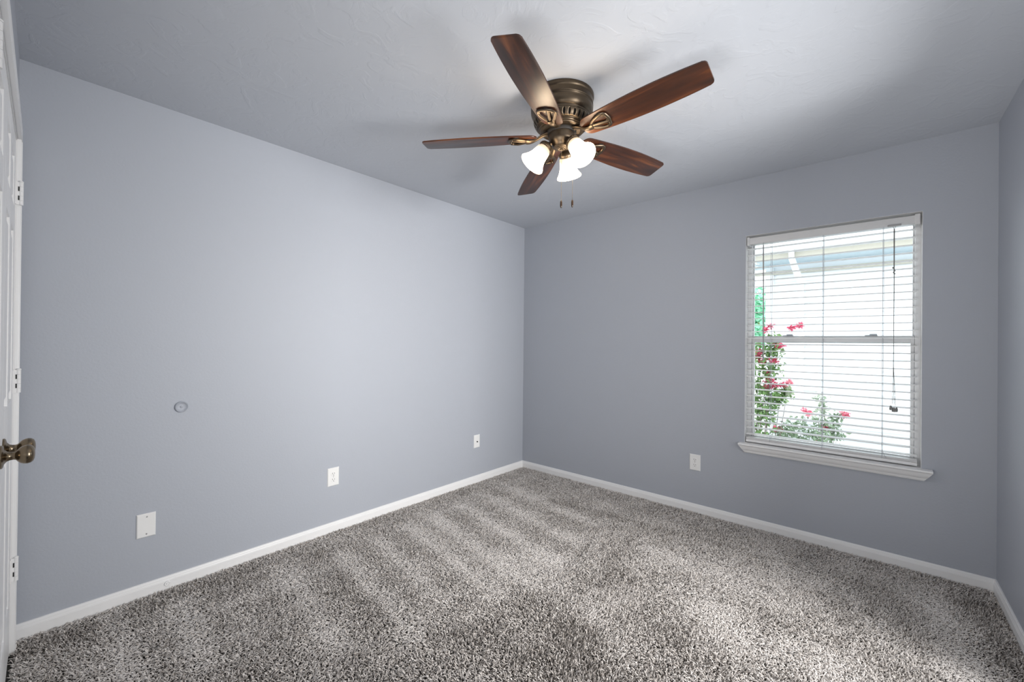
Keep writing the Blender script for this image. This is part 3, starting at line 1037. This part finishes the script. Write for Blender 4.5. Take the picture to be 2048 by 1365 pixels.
def stems(parent, base, tips, m, r=0.006):
    s_ = MB()
    for tp in tips:
        b0 = Vector(base) + Vector((random.uniform(-.05, .05), random.uniform(-.05, .05), 0))
        tpv = Vector(tp)
        md_ = b0.lerp(tpv, 0.5) + Vector((random.uniform(-.06, .06), random.uniform(-.06, .06), 0.05))
        s_.tube([b0, b0.lerp(md_, 0.6), md_, md_.lerp(tpv, .5) + Vector((0, 0, .02)), tpv], r, 6, scales=[(1.3, 1.3), (1.1, 1.1), (.8, .8), (.5, .5), (.3, .3)])
    s_.build('branch', m, parent, smooth=60)


Y1 = 1.40
b0 = at(1515, 870, Y1); b0.z = -0.60
myrtle = thing('crape_myrtle', 'tall leafy shrub with pink flower clusters at the left edge of the window', 'shrub', tuple(b0))
cl = [(at(1520, 700, Y1), .10), (at(1545, 705, Y1), .06), (at(1515, 740, Y1), .10), (at(1540, 745, Y1), .07), (at(1512, 780, Y1), .10), (at(1530, 790, Y1), .08), (at(1560, 795, Y1), .05),
      (at(1515, 820, Y1), .11), (at(1535, 830, Y1), .07), (at(1512, 855, Y1), .09), (at(1500, 720, Y1), .12), (at(1490, 800, Y1), .14), (at(1550, 805, Y1), .05), (at(1520, 880, Y1), .10),
      (at(1575, 785, Y1), .03), (at(1545, 680, Y1), .04)]
leaves(cloud(cl, 1500, 0.62), 0.050, M['leaf'], 'foliage', myrtle)
stems(myrtle, b0, [c for c, r in cl], M['bark'])
for u, v, r in ((1518, 705, .05), (1556, 690, .045), (1524, 722, .04), (1548, 722, .03), (1535, 745, .028), (1538, 763, .045), (1536, 774, .035), (1551, 770, .03), (1567, 772, .02),
                (1578, 766, .035), (1512, 712, .035), (1540, 652, .02), (1532, 660, .02), (1582, 656, .02), (1600, 652, .025)):
    flower_head(myrtle, at(u, v, Y1), r, int(30 + r * 900))
Y2 = 2.10
b0 = at(1600, 880, Y2); b0.z = -0.60
bush = thing('flowering_bush', 'low sparse bush with a few pink blooms along the bottom of the window', 'shrub', tuple(b0))
cl = [(at(1580, 860, Y2), .09), (at(1600, 850, Y2), .09), (at(1590, 875, Y2), .12), (at(1620, 870, Y2), .10), (at(1560, 865, Y2), .06), (at(1610, 890, Y2), .10), (at(1570, 880, Y2), .08), (at(1650, 885, Y2), .09)]
leaves(cloud(cl, 800, 0.6), 0.042, M['leaf2'], 'foliage', bush)
stems(bush, b0, [c for c, r in cl], M['bark'], 0.005)
for u, v, r in ((1553, 858, .03), (1561, 862, .025), (1610, 822, .035), (1618, 826, .03), (1545, 700, .0)):
    if r:
        flower_head(bush, at(u, v, Y2), r, 60)
Y3 = 2.80
b0 = at(1646, 900, Y3); b0.z = -0.60
plant = thing('young_rose_plant', 'slender upright plant with pink blooms low in front of the white siding', 'shrub', tuple(b0))
cl = [(at(1640, 800, Y3), .05), (at(1643, 820, Y3), .05), (at(1642, 840, Y3), .07), (at(1648, 860, Y3), .09), (at(1665, 850, Y3), .07), (at(1635, 865, Y3), .08), (at(1675, 835, Y3), .05), (at(1655, 880, Y3), .09),
      (at(1670, 870, Y3), .07)]
leaves(cloud(cl, 620, 0.6), 0.045, M['leaf2'], 'foliage', plant)
stems(plant, b0, [c for c, r in cl] + [at(1643, 785, Y3)], M['bark'], 0.005)
for u, v, r in ((1688, 828, .04), (1692, 832, .03), (1652, 856, .035), (1640, 885, .045), (1648, 892, .035)):
    flower_head(plant, at(u, v, Y3), r, 70)
Y4 = 11.0
b0 = at(1500, 700, Y4); b0.z = -0.60
tree = thing('garden_tree', 'green tree far behind the corner of the white house', 'tree', tuple(b0))
cl = []
for _ in range(26):
    cl.append((at(random.uniform(1455, 1523), random.uniform(590, 680), Y4 + random.uniform(-.8, .8)), .40))
leaves(cloud(cl, 3600, 0.55), 0.17, M['treeleaf'], 'foliage', tree)
tk = MB()
tk.tube([tuple(b0), tuple(b0 + Vector((0.05, 0, 1.2))), tuple(b0 + Vector((-0.05, 0, 2.6)))], 0.11, 10)
tk.build('trunk', M['bark'], tree, smooth=60)

# ------------------------------------------------------------------ carpet pile
# tufts of twisted yarn, laid over by the vacuum cleaner in strokes


def to_floor(u, v):
    d = fw + r2 * ((u - 1024) / FPX) + u2 * ((682.5 - v) / FPX)
    t_ = -CAM.z / d.z
    p = CAM + d * t_
    return (p.x, p.y)


# strokes where the pile is brushed flat (painted lighter) or raised (painted darker): two pixels ends, half-width m, strength
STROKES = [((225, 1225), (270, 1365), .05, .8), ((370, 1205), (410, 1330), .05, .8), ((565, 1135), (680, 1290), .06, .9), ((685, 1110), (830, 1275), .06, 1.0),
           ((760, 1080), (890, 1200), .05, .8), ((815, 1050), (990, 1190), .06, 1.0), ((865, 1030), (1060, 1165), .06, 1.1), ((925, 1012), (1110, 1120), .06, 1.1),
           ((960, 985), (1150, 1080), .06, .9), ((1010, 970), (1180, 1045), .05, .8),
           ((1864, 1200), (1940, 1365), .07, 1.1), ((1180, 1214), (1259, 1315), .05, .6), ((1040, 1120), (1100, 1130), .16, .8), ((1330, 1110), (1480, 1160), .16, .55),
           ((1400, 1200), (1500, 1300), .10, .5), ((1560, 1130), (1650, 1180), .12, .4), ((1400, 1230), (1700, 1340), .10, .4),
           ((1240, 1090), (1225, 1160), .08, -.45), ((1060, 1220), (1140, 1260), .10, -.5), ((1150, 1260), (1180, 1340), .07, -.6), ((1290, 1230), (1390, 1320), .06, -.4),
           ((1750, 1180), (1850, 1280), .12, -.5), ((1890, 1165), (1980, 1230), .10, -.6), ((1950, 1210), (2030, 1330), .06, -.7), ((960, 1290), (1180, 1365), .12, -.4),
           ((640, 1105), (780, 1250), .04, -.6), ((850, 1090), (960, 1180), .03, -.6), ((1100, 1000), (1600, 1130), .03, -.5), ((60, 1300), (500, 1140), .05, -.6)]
step = 0.0056
nx, ny = int(RW / step), int(RL / step)
gx, gy = np.meshgrid((np.arange(nx) + .5) * step, -(np.arange(ny) + .5) * step)
X = gx.ravel() + rng.uniform(-.5, .5, gx.size) * step
Y = gy.ravel() + rng.uniform(-.5, .5, gx.size) * step
keep = (X > 0.016) & (X < RW - 0.016) & (Y < -0.016) & (Y > -RL + 0.004)
# leave out only what lies far outside the view to the right of and behind the camera
dep = (X - CAM.x) * fw.x + (Y - CAM.y) * fw.y
keep &= dep > 0.75
X, Y = X[keep], Y[keep]
N = len(X)
Lf = np.zeros(N)
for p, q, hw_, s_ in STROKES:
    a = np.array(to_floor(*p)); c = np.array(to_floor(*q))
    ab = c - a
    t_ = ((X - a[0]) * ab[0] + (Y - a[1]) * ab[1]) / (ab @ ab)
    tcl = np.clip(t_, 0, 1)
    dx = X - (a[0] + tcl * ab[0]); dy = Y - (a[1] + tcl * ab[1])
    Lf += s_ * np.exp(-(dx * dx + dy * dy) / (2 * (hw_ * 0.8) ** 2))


def vnoise(x, y, cell, seed):
    r_ = np.random.default_rng(seed)
    G = r_.uniform(-1, 1, (200, 200))
    u, v = x / cell + 60, y / cell + 100
    i, j = np.floor(u).astype(int), np.floor(v).astype(int)
    fu, fv = u - i, v - j
    fu, fv = fu * fu * (3 - 2 * fu), fv * fv * (3 - 2 * fv)
    return (G[i % 200, j % 200] * (1 - fu) * (1 - fv) + G[(i + 1) % 200, j % 200] * fu * (1 - fv)
            + G[i % 200, (j + 1) % 200] * (1 - fu) * fv + G[(i + 1) % 200, (j + 1) % 200] * fu * fv)


Lf += 0.30 * vnoise(X, Y, 0.13, 1) + 0.22 * vnoise(X, Y, 0.05, 2)
Lf = np.clip(Lf, -1.2, 1.2)
# lean: strength and direction
flat = np.clip(0.60 + 0.32 * Lf + rng.normal(0, 0.16, N), 0.1, 1.15)
mean_dir = math.atan2(-0.30, 1.0) + 0.9 * vnoise(X, Y, 0.22, 3) + 0.5 * vnoise(X, Y, 0.03, 4)
az = mean_dir + rng.normal(0, 1.15, N)
Ln = 0.0185 * rng.uniform(0.75, 1.25, N)
wd_ = 0.0020 * rng.uniform(0.8, 1.2, N)
tone = np.clip(0.70 + 0.24 * Lf + 0.26 * rng.normal(0, 1, N) * 0.8 - (rng.random(N) < 0.10) * 0.45, 0, 1)  # the light and shade of the strokes is put into the yarn colour too
curl = rng.normal(0, 0.8, N)
NSEG = 4
cx, cy, czz = X.copy(), Y.copy(), np.full(N, FLOOR)
rings = []
for i in range(NSEG):
    rings.append((cx.copy(), cy.copy(), czz.copy(), az.copy()))
    # elevation falls along the tuft
    el = np.clip(PI / 2 - flat * (0.5 + 0.75 * i), -0.25, PI / 2)
    sl_ = Ln / (NSEG - 1)
    cx = cx + np.cos(az) * np.cos(el) * sl_
    cy = cy + np.sin(az) * np.cos(el) * sl_
    czz = np.clip(czz + np.sin(el) * sl_, FLOOR + 0.002, 0.004)
    az = az + curl * 0.5
prof_w = [0.75, 1.0, 1.05, 0.45]
V = np.empty((N, NSEG, 3, 3), dtype=np.float32)
for i, (px, py, pz, pa) in enumerate(rings):
    sx, sy = -np.sin(pa), np.cos(pa)
    w_ = wd_ * prof_w[i]
    V[:, i, 0] = np.stack([px + sx * w_, py + sy * w_, pz - w_ * 0.35], 1)
    V[:, i, 1] = np.stack([px, py, pz + w_ * 0.8], 1)
    V[:, i, 2] = np.stack([px - sx * w_, py - sy * w_, pz - w_ * 0.35], 1)
# keep the pile off the skirting
V[..., 0] = np.clip(V[..., 0], 0.0135, RW - 0.0135)
V[..., 1] = np.minimum(V[..., 1], -0.0135)
idx = (np.arange(N) * NSEG * 3)[:, None, None]
loc = []
for i in range(NSEG - 1):
    for j in range(2):
        loc.append([i * 3 + j, i * 3 + j + 1, (i + 1) * 3 + j + 1, (i + 1) * 3 + j])
F = (idx + np.array(loc)[None]).reshape(-1).astype(np.int32)
nf = N * len(loc)
me = bpy.data.meshes.new('carpet_pile')
me.vertices.add(N * NSEG * 3)
me.vertices.foreach_set('co', V.reshape(-1))
me.loops.add(nf * 4)
me.loops.foreach_set('vertex_index', F)
me.polygons.add(nf)
me.polygons.foreach_set('loop_start', np.arange(0, nf * 4, 4, dtype=np.int32))
me.polygons.foreach_set('use_smooth', np.ones(nf, dtype=bool))
me.update(calc_edges=True)
at_ = me.attributes.new('tone', 'FLOAT', 'POINT')
at_.data.foreach_set('value', np.repeat(tone, NSEG * 3).astype(np.float32))
me.materials.append(M['yarn'])
cp_ = bpy.data.objects.new('carpet_pile', me)
COL.objects.link(cp_)
tag(cp_, 'thick grey and beige twisted carpet pile covering the whole floor', 'carpet', kind='stuff')

for o in bpy.data.objects:
    if '_org' in o:
        del o['_org']
